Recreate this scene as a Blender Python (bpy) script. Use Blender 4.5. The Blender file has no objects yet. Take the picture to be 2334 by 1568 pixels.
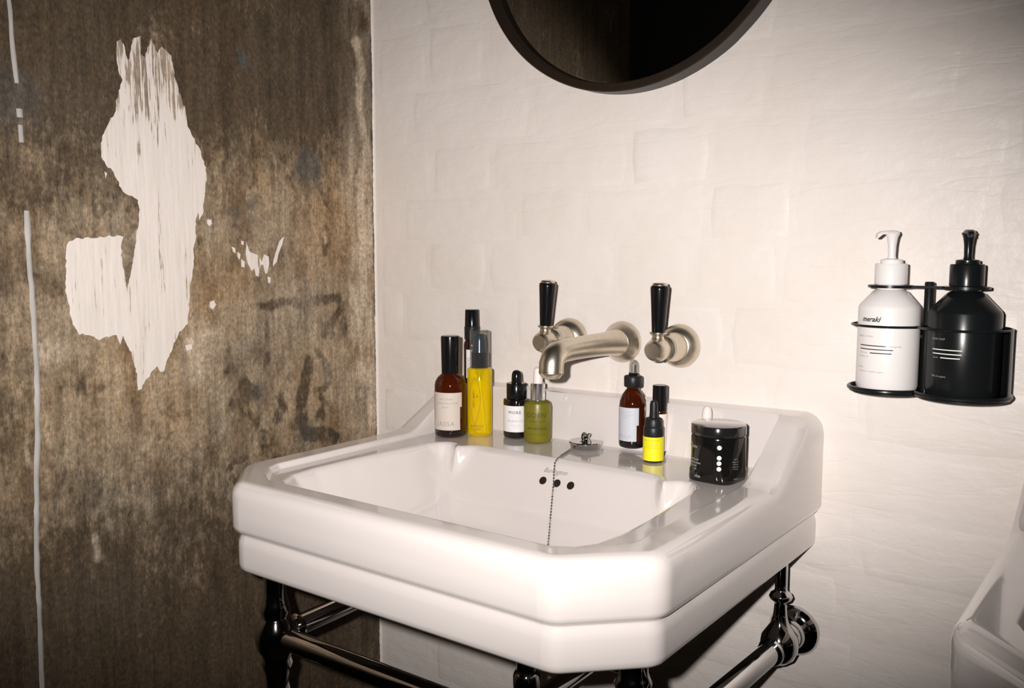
import bpy, bmesh, math, random
import numpy as np
from mathutils import Vector, Matrix, Quaternion
random.seed(7); np.random.seed(7)
PI = math.pi
Z0 = 0.85                      # height of the basin rim above the floor; scene heights below are relative to the rim
sc = bpy.context.scene
COL = sc.collection

# ------------------------------------------------------------------ camera, world, flash, exposure
CAM = np.array([0.6673, -1.1634, 0.2783]); YAW, PIT, ROL, FPX = 0.63775, 0.10289, 0.00106, 2070.4
FW = np.array([-math.sin(YAW)*math.cos(PIT), math.cos(YAW)*math.cos(PIT), -math.sin(PIT)])
RT = np.array([math.cos(YAW), math.sin(YAW), 0.0]); UP = np.cross(RT, FW)
RT2 = RT*math.cos(ROL)+UP*math.sin(ROL); UP2 = UP*math.cos(ROL)-RT*math.sin(ROL)
cd = bpy.data.cameras.new('camera'); cam = bpy.data.objects.new('camera', cd); COL.objects.link(cam)
cd.sensor_width = 36; cd.lens = FPX/2334*36; cd.clip_start = 0.01
M = Matrix.Identity(4)
for i in range(3):
    M[i][0] = RT2[i]; M[i][1] = UP2[i]; M[i][2] = -FW[i]
    M[i][3] = CAM[i]+(Z0 if i == 2 else 0)
cam.matrix_world = M
sc.camera = cam

w = bpy.data.worlds.new('world'); sc.world = w; w.use_nodes = True
bg = w.node_tree.nodes['Background']; bg.inputs[0].default_value = (1.0, .93, .85, 1); bg.inputs[1].default_value = 0.06

ld = bpy.data.lights.new('camera_flash', 'SPOT'); fl = bpy.data.objects.new('camera_flash', ld); COL.objects.link(fl)
FP = CAM - RT*0.058 + UP*0.030 + FW*0.01
ld.energy = 80; ld.color = (1.0, .955, .915); ld.spot_size = math.radians(63); ld.spot_blend = 1.0; ld.shadow_soft_size = 0.010
fl.location = (FP[0], FP[1], FP[2]+Z0)
fl.scale = (1.86, 1.0, 1.0)                # a flash window is wider than it is tall
aim = Vector((-0.36, -0.0, 0.165))-Vector(FP)
fl.rotation_euler = (aim.to_track_quat('-Z', 'Y') @ Quaternion((0, 0, 1), math.radians(-5))).to_euler()

vs_ = sc.view_settings
sc.display_settings.display_device = 'sRGB'
vs_.view_transform = 'Standard'; vs_.look = 'None'; vs_.gamma = 1; vs_.exposure = 0.0; vs_.use_curve_mapping = False
cy = sc.cycles
cy.max_bounces = 10; cy.diffuse_bounces = 4; cy.glossy_bounces = 5; cy.transmission_bounces = 10; cy.caustics_reflective = False; cy.caustics_refractive = False
cy.use_denoising = True; cy.sample_clamp_indirect = 4

def wall_pt(u, v, axis, val):
    d = FW+RT2*(u-1167)/FPX-UP2*(v-784)/FPX
    return CAM+(val-CAM[axis])/d[axis]*d

# ------------------------------------------------------------------ materials
def srgb(r, g, b):
    f = lambda c: (c/255/12.92) if c/255 <= .04045 else ((c/255+.055)/1.055)**2.4
    return (f(r), f(g), f(b), 1)
def mat(name, color, rough=.4, metal=0, trans=0, ior=1.5, coat=0, noise=.06, nscale=60, bump=0, bscale=200, spec=.5, sss=0):
    m = bpy.data.materials.new(name); m.use_nodes = True
    nt = m.node_tree; N = nt.nodes; L = nt.links; b = N['Principled BSDF']
    tc = N.new('ShaderNodeTexCoord'); nz = N.new('ShaderNodeTexNoise'); nz.inputs['Scale'].default_value = nscale
    L.new(tc.outputs['Object'], nz.inputs['Vector'])
    mr = N.new('ShaderNodeMapRange'); mr.inputs[3].default_value = 1-noise; mr.inputs[4].default_value = 1+noise
    L.new(nz.outputs[0], mr.inputs[0])
    vm = N.new('ShaderNodeVectorMath'); vm.operation = 'SCALE'; vm.inputs[0].default_value = color[:3]
    L.new(mr.outputs[0], vm.inputs['Scale']); L.new(vm.outputs[0], b.inputs['Base Color'])
    b.inputs['Roughness'].default_value = rough; b.inputs['Metallic'].default_value = metal
    b.inputs['Transmission Weight'].default_value = trans; b.inputs['IOR'].default_value = ior
    b.inputs['Coat Weight'].default_value = coat; b.inputs['Coat Roughness'].default_value = .05
    b.inputs['Specular IOR Level'].default_value = spec
    if sss:
        b.inputs['Subsurface Weight'].default_value = sss; b.inputs['Subsurface Scale'].default_value = .01
    if bump:
        n2 = N.new('ShaderNodeTexNoise'); n2.inputs['Scale'].default_value = bscale; L.new(tc.outputs['Object'], n2.inputs['Vector'])
        bp = N.new('ShaderNodeBump'); bp.inputs['Strength'].default_value = 1; bp.inputs['Distance'].default_value = bump
        L.new(n2.outputs[0], bp.inputs['Height']); L.new(bp.outputs[0], b.inputs['Normal'])
    return m
MT = dict(
    ceramic=mat('glazed_ceramic', (.70, .645, .625), .12, coat=.6, noise=.015, nscale=12),
    chrome=mat('chrome', (.62, .61, .60), .07, metal=1, noise=.03),
    nickel=mat('brushed_nickel', (.68, .61, .50), .33, metal=1, noise=.10, nscale=90),
    black=mat('black_gloss_plastic', (.006, .006, .007), .18, noise=.1, spec=.28),
    blackm=mat('black_rubber', (.013, .013, .014), .4, noise=.15, spec=.28),
    blackp=mat('black_powder_coat', (.009, .010, .011), .28, noise=.15, spec=.28),
    blackb=mat('black_bottle_plastic', (.008, .009, .010), .24, noise=.1, spec=.28),
    tubblack=mat('black_glass_jar', (.006, .0055, .005), .10, noise=.1, coat=.3),
    lid=mat('dark_lid_plastic', (.012, .012, .012), .12, noise=.1, coat=1),
    amber=mat('amber_glass', (.15, .024, .006), .05, trans=.72, ior=1.48, noise=.05),
    amberdark=mat('dark_amber_glass', (.035, .008, .004), .06, trans=.4, ior=1.48, noise=.05),
    darkglass=mat('near_black_glass', (.009, .006, .007), .06, noise=.05, coat=.3),
    oil=mat('golden_oil', (.96, .60, .012), .05, trans=.62, ior=1.42, noise=.05, nscale=40),
    clear=mat('clear_plastic', (.97, .96, .94), .02, trans=1, ior=1.45, noise=.0),
    green=mat('frosted_olive_glass', (.245, .215, .012), .35, trans=.35, ior=1.45, noise=.22, nscale=70),
    silver=mat('brushed_silver_collar', (.80, .81, .84), .16, metal=1, noise=.05),
    navy=mat('smoked_navy_plastic', (.018, .035, .065), .2, noise=.2),
    whitep=mat('white_plastic', (.82, .78, .77), .28, noise=.02),
    bulb=mat('pale_pink_rubber', (.86, .76, .71), .4, noise=.04),
    labgrey=mat('stone_paper_label', srgb(205, 194, 184), .6, noise=.03, nscale=300),
    labwhite=mat('white_paper_label', (.80, .77, .80), .5, noise=.02, nscale=300),
    labblue=mat('pale_blue_grey_label', srgb(196, 200, 208), .5, noise=.02, nscale=300),
    labcream=mat('cream_paper_label', (.80, .72, .66), .5, noise=.02, nscale=300),
    labyellow=mat('yellow_paper_label', (.87, .78, .012), .45, noise=.05, nscale=120),
    ink=mat('dark_print_ink', (.035, .032, .032), .6, noise=.05),
    inkgrey=mat('grey_print_ink', (.32, .30, .31), .6, noise=.05),
    inkpale=mat('pale_blue_print_ink', (.42, .43, .47), .6, noise=.05),
    inkolive=mat('olive_print_ink', (.05, .05, .008), .6, noise=.05),
    inkbrown=mat('brown_print_ink', (.25, .12, .01), .6, noise=.05),
    inkyel=mat('ochre_print_ink', (.42, .36, .02), .6, noise=.05),
    inkwhite=mat('white_print_ink', (.75, .77, .74), .6, noise=.03),
    inkfaded=mat('faded_white_print_ink', (.30, .31, .29), .6, noise=.15),
    logo=mat('grey_green_fired_mark', (.27, .27, .22), .3, noise=.1),
    hole=mat('dark_drain_bore', (.012, .008, .006), .5, noise=.1),
    frame=mat('dark_brown_frame', (.018, .010, .006), .42, noise=.2),
    frameside=mat('dark_frame_side', (.030, .029, .028), .5, noise=.15),
    mirror=mat('mirror_silver', (.88, .88, .83), .012, metal=1, noise=.03, nscale=8),
    floor=mat('dark_floor', (.06, .05, .045), .5, noise=.3, nscale=5),
    darkwall=mat('dark_far_wall', (.05, .045, .04), .8, noise=.2, nscale=3),
)
def seethrough(name, tint, body, fac, rough=.04):
    m = bpy.data.materials.new(name); m.use_nodes = True; nt = m.node_tree; N = nt.nodes; L = nt.links; b = N['Principled BSDF']
    tc = N.new('ShaderNodeTexCoord'); nz = N.new('ShaderNodeTexNoise'); nz.inputs['Scale'].default_value = 45; L.new(tc.outputs['Object'], nz.inputs[0])
    lw = N.new('ShaderNodeLayerWeight'); lw.inputs[0].default_value = .25
    a = N.new('ShaderNodeMath'); a.operation = 'MULTIPLY_ADD'; a.use_clamp = True; L.new(lw.outputs['Facing'], a.inputs[0]); a.inputs[1].default_value = .60; a.inputs[2].default_value = fac-.04
    a2 = N.new('ShaderNodeMath'); a2.operation = 'MULTIPLY_ADD'; a2.use_clamp = True; L.new(nz.outputs[0], a2.inputs[0]); a2.inputs[1].default_value = .08; L.new(a.outputs[0], a2.inputs[2])
    tr = N.new('ShaderNodeBsdfTransparent'); tr.inputs[0].default_value = (*tint, 1)
    b.inputs['Base Color'].default_value = (*body, 1); b.inputs['Roughness'].default_value = rough; b.inputs['Coat Weight'].default_value = .5
    mx = N.new('ShaderNodeMixShader'); L.new(a2.outputs[0], mx.inputs[0]); L.new(tr.outputs[0], mx.inputs[1]); L.new(b.outputs[0], mx.inputs[2])
    L.new(mx.outputs[0], N['Material Output'].inputs[0]); return m
MT['clear'] = seethrough('clear_plastic', (.97, .96, .94), (.16, .16, .16), .07)
MT['oil'] = seethrough('golden_oil', (1.0, .88, .05), (.98, .72, .006), .44)
def wallmat():
    m = bpy.data.materials.new('white_masonry_paint'); m.use_nodes = True
    nt = m.node_tree; N = nt.nodes; L = nt.links; b = N['Principled BSDF']
    geo = N.new('ShaderNodeNewGeometry')
    def noise(scale, sv=(1, 1, 1), detail=3):
        mp = N.new('ShaderNodeMapping'); mp.inputs['Scale'].default_value = sv; L.new(geo.outputs['Position'], mp.inputs[0])
        n = N.new('ShaderNodeTexNoise'); n.inputs['Scale'].default_value = scale; n.inputs['Detail'].default_value = detail
        L.new(mp.outputs[0], n.inputs[0]); return n
    n1 = noise(7); n2 = noise(30, (1, 1, 1.6)); n3 = noise(260); n4 = noise(9, (.35, 1, 2.2), 5)
    cr = N.new('ShaderNodeValToRGB'); L.new(n1.outputs[0], cr.inputs[0])
    cr.color_ramp.elements[0].position = .3; cr.color_ramp.elements[0].color = (.80, .725, .675, 1)
    cr.color_ramp.elements[1].position = .7; cr.color_ramp.elements[1].color = (.84, .775, .735, 1)
    L.new(cr.outputs[0], b.inputs['Base Color'])
    b.inputs['Roughness'].default_value = .42; b.inputs['Specular IOR Level'].default_value = .35
    def ma(op, a, c):
        x = N.new('ShaderNodeMath'); x.operation = op
        for i, t in enumerate((a, c)):
            if isinstance(t, (int, float)): x.inputs[i].default_value = t
            else: L.new(t, x.inputs[i])
        return x.outputs[0]
    rg = ma('ABSOLUTE', ma('SUBTRACT', n4.outputs[0], .5), 0)          # ridged trowel creases
    rg = ma('MINIMUM', ma('MULTIPLY', rg, 9), .22)
    h = ma('ADD', ma('MULTIPLY', n2.outputs[0], .0022), ma('MULTIPLY', n3.outputs[0], .00022))
    h = ma('ADD', h, ma('MULTIPLY', rg, .0012))
    bp = N.new('ShaderNodeBump'); bp.inputs['Strength'].default_value = .75; bp.inputs['Distance'].default_value = 1.0
    L.new(h, bp.inputs['Height']); L.new(bp.outputs[0], b.inputs['Normal'])
    return m
MT['wall'] = wallmat()
def concmat(patch=False):
    m = bpy.data.materials.new('brushed_white_filler' if patch else 'raw_stained_concrete'); m.use_nodes = True
    nt = m.node_tree; N = nt.nodes; L = nt.links; b = N['Principled BSDF']
    geo = N.new('ShaderNodeNewGeometry')
    def noise(scale, sv=(1, 1, 1), detail=4, rough=.6):
        mp = N.new('ShaderNodeMapping'); mp.inputs['Scale'].default_value = sv; L.new(geo.outputs['Position'], mp.inputs[0])
        n = N.new('ShaderNodeTexNoise'); n.inputs['Scale'].default_value = scale; n.inputs['Detail'].default_value = detail; n.inputs['Roughness'].default_value = rough
        L.new(mp.outputs[0], n.inputs[0]); return n.outputs[0]
    def ma(op, a, c=0.0):
        x = N.new('ShaderNodeMath'); x.operation = op
        for i, t in enumerate((a, c)):
            if isinstance(t, (int, float)): x.inputs[i].default_value = t
            else: L.new(t, x.inputs[i])
        return x.outputs[0]
    def mr(s, a, c, lo, hi):
        x = N.new('ShaderNodeMapRange'); L.new(s, x.inputs[0])
        for i, t in enumerate((a, c, lo, hi)): x.inputs[i+1].default_value = t
        return x.outputs[0]
    def mix(f, a, c):
        x = N.new('ShaderNodeMix'); x.data_type = 'RGBA'
        if isinstance(f, float): x.inputs[0].default_value = f
        else: L.new(f, x.inputs[0])
        for i, t in ((6, a), (7, c)):
            if isinstance(t, tuple): x.inputs[i].default_value = t
            else: L.new(t, x.inputs[i])
        return x.outputs[2]
    big = noise(5.5, (1, 1, .8)); streak = noise(60, (1, 1, .09), 3); speck = noise(150); mid = noise(22, (1, 1, .6)); fine = noise(420, (1, 1, .45), 2)
    c = mix(mr(big, .35, .68, 0, 1), (.305, .200, .108, 1), (.235, .190, .140, 1))
    c = mix(mr(mid, .42, .72, 0, .75), c, (.38, .30, .205, 1))
    c = mix(mr(mid, .50, .24, 0, .8), c, (.085, .052, .028, 1))
    v = ma('MULTIPLY', mr(streak, .3, .7, .80, 1.2), mr(speck, .3, .7, .72, 1.28))
    v = ma('MULTIPLY', v, mr(fine, .3, .7, .74, 1.26)); v = ma('MULTIPLY', v, mr(noise(240, (1, 1, .07), 3), .3, .7, .84, 1.16))
    if not patch:
        at = N.new('ShaderNodeAttribute'); at.attribute_name = 'stain_tone'
        sp = N.new('ShaderNodeSeparateColor'); L.new(at.outputs[0], sp.inputs[0])
        n5 = noise(95, (1, 1, .5), 4, .7)
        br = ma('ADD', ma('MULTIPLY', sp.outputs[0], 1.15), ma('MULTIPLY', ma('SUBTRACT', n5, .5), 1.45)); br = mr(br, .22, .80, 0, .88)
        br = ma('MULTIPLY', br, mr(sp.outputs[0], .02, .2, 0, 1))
        c = mix(br, c, (.060, .041, .025, 1))                          # brown stains and broad darkening, granular
        c = mix(sp.outputs[1], c, (.56, .46, .35, 1))                  # pale skim and chalky blooms
        c = mix(sp.outputs[2], c, (.075, .078, .075, 1))               # grey-black spots
    vm = N.new('ShaderNodeVectorMath'); vm.operation = 'SCALE'; L.new(c, vm.inputs[0]); L.new(v, vm.inputs['Scale'])
    col = vm.outputs[0]
    if patch:
        st = noise(210, (1, 1, .06), 3); s2 = noise(48, (1, 1, .35), 4)
        spz = N.new('ShaderNodeSeparateXYZ'); L.new(geo.outputs['Position'], spz.inputs[0])
        # where the brush ran dry: two bands of height, and here and there
        dz = ma('ABSOLUTE', ma('SUBTRACT', spz.outputs[2], 0.535+Z0), 0)
        dry = mr(dz, .045, .105, .135, .002)
        th = ma('ADD', ma('ADD', ma('MULTIPLY', st, .62), ma('MULTIPLY', s2, .38)), dry)
        f = mr(th, .60, .65, 0, .85)
        white = mix(mr(st, .35, .65, 0, 1), (.82, .745, .70, 1), (.73, .66, .61, 1))
        col = mix(f, white, col)
    L.new(col, b.inputs['Base Color'])
    b.inputs['Roughness'].default_value = .8 if not patch else .6; b.inputs['Specular IOR Level'].default_value = .25
    h = ma('ADD', ma('MULTIPLY', streak, .0008), ma('MULTIPLY', speck, .0006))
    bp = N.new('ShaderNodeBump'); bp.inputs['Strength'].default_value = .8; bp.inputs['Distance'].default_value = 1
    L.new(h, bp.inputs['Height']); L.new(bp.outputs[0], b.inputs['Normal'])
    return m
MT['conc'] = concmat(); MT['filler'] = concmat(True)

# ------------------------------------------------------------------ mesh helpers (all return (verts, faces))
def join(*parts):
    V, Fc = [], []
    for v, f in parts:
        o = len(V); V += [tuple(p) for p in v]; Fc += [tuple(i+o for i in q) for q in f]
    return V, Fc
def xf(part, loc=(0, 0, 0), rot=None, s=1):
    R = rot if rot is not None else Matrix.Identity(3)
    return [tuple(R@(Vector(p)*s)+Vector(loc)) for p in part[0]], part[1]
def lathe(prof, n=40, sx=1, sy=1):
    V, Fc = [], []; rings = []
    for r, z in prof:
        if r < 1e-6: rings.append([len(V)]); V.append((0, 0, z))
        else:
            rings.append(list(range(len(V), len(V)+n)))
            V += [(r*math.cos(2*PI*i/n)*sx, r*math.sin(2*PI*i/n)*sy, z) for i in range(n)]
    for a, b in zip(rings[:-1], rings[1:]):
        for i in range(n):
            j = (i+1) % n
            if len(a) == 1 and len(b) == 1: continue
            if len(a) == 1: Fc.append((a[0], b[j], b[i]))
            elif len(b) == 1: Fc.append((a[i], a[j], b[0]))
            else: Fc.append((a[i], a[j], b[j], b[i]))
    return V, Fc
def rprof(r, z0, z1, c=.001):          # closed cylinder profile with softened edges
    return [(0, z0), (r-c, z0), (r-c*.3, z0+c*.3), (r, z0+c), (r, z1-c), (r-c*.3, z1-c*.3), (r-c, z1), (0, z1)]
ROT_Y = Matrix(((1, 0, 0), (0, 0, -1), (0, 1, 0)))     # local z -> world -y
def tube(path, rad, n=16, closed=False):
    P = [Vector(p) for p in path]; m = len(P); V, Fc = [], []
    if isinstance(rad, (int, float)): rad = [rad]*m
    T = []
    for i in range(m):
        a = P[(i-1) % m] if (closed or i > 0) else P[0]; b = P[(i+1) % m] if (closed or i < m-1) else P[-1]
        T.append((b-a).normalized())
    nrm = T[0].orthogonal().normalized()
    for i in range(m):
        nrm = (nrm-T[i]*nrm.dot(T[i])).normalized(); bn = T[i].cross(nrm)
        V += [tuple(P[i]+(nrm*math.cos(2*PI*k/n)+bn*math.sin(2*PI*k/n))*rad[i]) for k in range(n)]
    for i in range(m if closed else m-1):
        j = (i+1) % m
        for k in range(n):
            l = (k+1) % n; Fc.append((i*n+k, i*n+l, j*n+l, j*n+k))
    if not closed:
        Fc.append(tuple(range(n-1, -1, -1))); Fc.append(tuple(range((m-1)*n, m*n)))
    return V, Fc
def box(x0, x1, y0, y1, z0, z1):
    V = [(x, y, z) for z in (z0, z1) for y in (y0, y1) for x in (x0, x1)]
    return V, [(0, 2, 3, 1), (4, 5, 7, 6), (0, 1, 5, 4), (2, 6, 7, 3), (0, 4, 6, 2), (1, 3, 7, 5)]
def sphere(c, r, n=12, m=8):
    p = [(r*math.sin(PI*i/m), -r*math.cos(PI*i/m)) for i in range(m+1)]; p[0] = (0, -r); p[-1] = (0, r)
    return xf(lathe(p, n), c)
def prism(poly, z0, z1):
    n = len(poly); V = [(x, y, z0) for x, y in poly]+[(x, y, z1) for x, y in poly]
    return V, [tuple(range(n-1, -1, -1)), tuple(range(n, 2*n))]+[(i, (i+1) % n, n+(i+1) % n, n+i) for i in range(n)]
def cyl_patch(R, a0, a1, z0, z1, n=28, t=.0004):
    V, Fc = [], []
    for i in range(n+1):
        a = a0+(a1-a0)*i/n; c, s = math.cos(a), math.sin(a)
        V += [(R*c, R*s, z0), ((R+t)*c, (R+t)*s, z0), ((R+t)*c, (R+t)*s, z1), (R*c, R*s, z1)]
    for i in range(n):
        o = i*4; q = o+4
        Fc += [(o, q, q+1, o+1), (o+1, q+1, q+2, o+2), (o+2, q+2, q+3, o+3)]
    Fc += [(0, 1, 2, 3), (n*4+3, n*4+2, n*4+1, n*4)]
    return V, Fc
def ob(name, part, m, parent=None, label=None, sharp=35, flat=False):
    me = bpy.data.meshes.new(name); me.from_pydata(part[0], [], part[1]); me.validate(); 
    b = bmesh.new(); b.from_mesh(me); bmesh.ops.recalc_face_normals(b, faces=b.faces); b.to_mesh(me); b.free()
    if not flat:
        me.shade_smooth(); me.set_sharp_from_angle(angle=math.radians(sharp))
    me.materials.append(MT[m] if isinstance(m, str) else m)
    o = bpy.data.objects.new(name, me); COL.objects.link(o)
    if parent is not None: o.parent = parent
    if label: o['label'] = label
    return o
def thing(name, label, cat, loc, rz=0, group=None):
    o = bpy.data.objects.new(name, None); COL.objects.link(o); o.empty_display_size = .02
    o.location = (loc[0], loc[1], loc[2]+Z0); o.rotation_euler = (0, 0, rz)
    o['label'] = label; o['category'] = cat
    if group: o['group'] = group
    return o
def copy_tree(o, parent=None):
    c = o.copy(); COL.objects.link(c); c.parent = parent
    for ch in [x for x in bpy.data.objects if x.parent == o]: copy_tree(ch, c)
    return c
def text_flat(s, size, align='CENTER', shear=0, space=1, bold=0):
    cu = bpy.data.curves.new('txt', 'FONT'); cu.body = s; cu.size = size; cu.align_x = align; cu.align_y = 'CENTER'
    cu.resolution_u = 2; cu.shear = shear; cu.space_character = space; cu.offset = bold
    t = bpy.data.objects.new('txt', cu); COL.objects.link(t)
    dg = bpy.context.evaluated_depsgraph_get(); me = t.evaluated_get(dg).to_mesh()
    V = [tuple(v.co) for v in me.vertices]; Fc = [tuple(p.vertices) for p in me.polygons]
    t.evaluated_get(dg).to_mesh_clear(); bpy.data.objects.remove(t); bpy.data.curves.remove(cu)
    return V, Fc
def text_cyl(s, size, R, z, a0, t=.0006, vertical=0, **k):
    V, Fc = text_flat(s, size, **k)
    if vertical: V = [(-y*vertical, x*vertical, 0) for x, y, _ in V]
    return [((R+t)*math.cos(a0+x/R), (R+t)*math.sin(a0+x/R), z+y) for x, y, _ in V], Fc
def face_angle(x, y): return math.atan2(CAM[1]-y, CAM[0]-x)

# ------------------------------------------------------------------ room shell
def struct(name, part, m, **k):
    o = ob(name, part, m, **k); o['kind'] = 'structure'; o.location.z = Z0; return o
XL = -0.498; ZF = -Z0; ZC = 1.65; XR = 2.1; YB = -2.5
wall_back = struct('wall_back', box(XL-.12, XR, 0, .12, ZF, ZC), 'wall', flat=True)
struct('floor', box(-2.4, XR, YB, .12, ZF-.05, ZF), 'floor', flat=True)
struct('ceiling', box(-2.4, XR, YB, .12, ZC, ZC+.05), 'darkwall', flat=True)
struct('wall_right', box(XR, XR+.1, YB, .12, ZF, ZC), 'darkwall', flat=True)
struct('wall_front', box(-2.4, XR, YB-.1, YB, ZF, ZC), 'darkwall', flat=True)
struct('wall_passage', box(-2.5, -2.4, YB, 0, ZF, ZC), 'darkwall', flat=True)

# painted bricks of the back wall
zj = [-.482, -.395, -.308, -.221, -.138, -.05, .035, .12, .207, .292, .37, .452, .545, .645, .735, .82]
fixed = {8: [-.374, -.245, -.005, .115], 9: [-.432, -.181, -.063, .136, .255], 10: [-.362, -.236, .015, .14], 11: [-.41, -.16, .09, .215], 12: [-.37, -.25, -.01, .23], 7: [-.43, -.19, -.07, .17]}
def brick_mesh(wd, ht):
    d = random.choice((.0004, .0007, .0010, .0015)); g = .003
    hx, hz = wd/2-g, ht/2-g; V = []
    def ring(ix, y, jit):
        pts = []
        for sx, sz in ((-1, -1), (-.3, -1), (.35, -1), (1, -1), (1, 0), (1, 1), (.3, 1), (-.35, 1), (-1, 1), (-1, 0)):
            r = .82 if abs(sx) == 1 and abs(sz) == 1 else 1
            pts.append((sx*(hx-ix)*(r if abs(sx) == 1 else 1)+(sx*(hx-ix)*(1-r)*.75 if r < 1 else 0)+random.uniform(-jit, jit), y, sz*(hz-ix)+random.uniform(-jit, jit)))
        return pts
    V = ring(0, .0003, .0030)+ring(.0055, -d*.6, .0020)+ring(.013, -d, .002)
    V.append((0, -d*random.uniform(.85, 1.1), 0))
    Fc = []
    for k in (0, 1):
        for i in range(10): j = (i+1) % 10; Fc.append((k*10+i, k*10+j, (k+1)*10+j, (k+1)*10+i))
    for i in range(10): Fc.append((20+i, 20+(i+1) % 10, 30))
    return V, Fc
for r in range(len(zj)-1):
    xs = [XL+.012]; fx = fixed.get(r, [])
    xs += [x for x in fx]
    x = xs[-1]; k = r
    if not fx: x = XL+.012+(.06 if r % 2 else .0); xs = [XL+.012] if r % 2 == 0 else [XL+.012, x+.05]; x = xs[-1]
    while x < 1.28:
        x += .122 if (k % 2 == 0) else .236
        if r % 2 and k % 2 == 0 and random.random() < .45: x += .114
        k += 1; xs.append(x+random.uniform(-.006, .006))
    for a, b in zip(xs[:-1], xs[1:]):
        if b-a < .03: continue
        br = ob('brick', brick_mesh(b-a, zj[r+1]-zj[r]), 'wall', wall_back, sharp=80)
        br.location = ((a+b)/2, 0, (zj[r]+zj[r+1])/2)
        br.rotation_euler = (random.uniform(-.006, .006), random.uniform(-.012, .012), random.uniform(-.003, .003))

# raw concrete wall on the left, with its stains and broad darkening as a vertex attribute
def fbm(Y, Z, f, seed, oct=4):
    rs = np.random.RandomState(seed); out = 0; amp = 1; tot = 0
    for o in range(oct):
        g = rs.rand(64, 64); y = (Y*f) % 64; z = (Z*f) % 64
        i = y.astype(int); j = z.astype(int); fy = y-i; fz = z-j; fy = fy*fy*(3-2*fy); fz = fz*fz*(3-2*fz)
        i2 = (i+1) % 64; j2 = (j+1) % 64; i %= 64; j %= 64
        out = out+amp*((g[i, j]*(1-fy)+g[i2, j]*fy)*(1-fz)+(g[i, j2]*(1-fy)+g[i2, j2]*fy)*fz)
        tot += amp; amp *= .5; f *= 2.03
    return out/tot
ys = np.concatenate([np.linspace(-.95, -.72, 20)[:-1], np.linspace(-.72, 0, 290)]); zs = np.concatenate([np.linspace(ZF, -.42, 30)[:-1], np.linspace(-.42, .76, 420), np.linspace(.76, ZC, 30)[1:]])
YY, ZZ = np.meshgrid(ys, zs, indexing='ij')
wy = YY+.018*(fbm(YY+5, ZZ+5, 30, 3)-.5); wz = ZZ+.022*(fbm(YY+9, ZZ+2, 30, 4)-.5)
def seg_d(pts):
    D = np.full(YY.shape, 9.)
    q = [wall_pt(u, v, 0, XL)[1:] for u, v in pts]
    for a, b in zip(q[:-1], q[1:]):
        d = b-a; t = np.clip(((wy-a[0])*d[0]+(wz-a[1])*d[1])/(d@d), 0, 1)
        D = np.minimum(D, np.hypot(wy-a[0]-t*d[0], wz-a[1]-t*d[1]))
    return D
gran = fbm(YY+3, ZZ+3, 90, 8, 3); gran2 = fbm(YY+1, ZZ*.35+3, 60, 18, 3)
brown = np.zeros(YY.shape); pale = np.zeros(YY.shape); spot = np.zeros(YY.shape)
def smooth(x, a, b): t = np.clip((x-a)/(b-a), 0, 1); return t*t*(3-2*t)
for pts, wd, k in [([(600, 700), (640, 690), (700, 692), (770, 680), (782, 700), (765, 735), (745, 760)], .010, .75), ([(610, 720), (606, 800), (600, 850)], .006, .55),
                   ([(720, 800), (748, 838), (752, 870), (722, 892), (742, 925), (730, 960)], .010, .7), ([(640, 15), (700, 30), (745, 45), (772, 75), (765, 105), (745, 130)], .014, .8), ([(685, 95), (705, 110), (715, 120)], .012, .7),
                   ([(700, 830), (690, 900), (688, 960), (700, 990), (760, 1000)], .015, .8), ([(640, 905), (650, 930)], .010, .7), ([(598, 985), (605, 1030), (625, 1040)], .012, .7),
                   ([(560, 1042), (535, 1052), (520, 1085), (535, 1100)], .009, .7), ([(505, 1110), (480, 1140), (468, 1165)], .008, .6),
                   ([(200, 1210), (255, 1200), (330, 1205), (400, 1215)], .03, .5), ([(355, 1190), (372, 1240), (352, 1300), (330, 1330)], .016, .5), ([(160, 1280), (185, 1240), (180, 1330), (190, 1480)], .012, .55),
                   ([(390, 700), (430, 790), (450, 850)], .02, .25), ([(760, 850), (770, 900)], .012, .5), ([(820, 880), (830, 980)], .02, .45), ([(480, 300), (500, 380)], .03, .25), ([(420, 900), (380, 1000), (430, 1100)], .03, .3)]:
    D = seg_d(pts); brown = np.maximum(brown, k*(1-smooth(D, wd*.35, wd*1.3))*(.45+.9*gran))
low = 1-smooth(ZZ+.2*(YY+.45), -.30, .17); brown = np.maximum(brown, .98*low*(.45+1.0*fbm(YY+7, ZZ+7, 9, 31)))  # broad darkening towards the wall's bottom, reaching higher at the left
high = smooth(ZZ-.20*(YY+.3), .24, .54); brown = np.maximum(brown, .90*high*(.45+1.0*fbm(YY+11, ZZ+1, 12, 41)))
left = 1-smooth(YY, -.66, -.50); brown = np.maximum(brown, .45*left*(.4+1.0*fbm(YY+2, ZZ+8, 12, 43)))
blot = fbm(YY+4, ZZ*.8+6, 26, 51, 4); brown = np.maximum(brown, .6*smooth(blot, .60, .74)*(.4+.9*gran))
for (u, v), rr, k in [((708, 385), .045, .7), ((550, 130), .014, .9), ((575, 460), .016, .6), ((578, 500), .012, .6), ((535, 480), .012, .5), ((590, 895), .02, .5), ((700, 985), .03, .5), ((25, 220), .05, .5)]:
    D = seg_d([(u, v), (u+1, v+3)]); spot = np.maximum(spot, k*(1-smooth(D, rr*.3, rr*1.1))*(.4+.9*gran))
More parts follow.
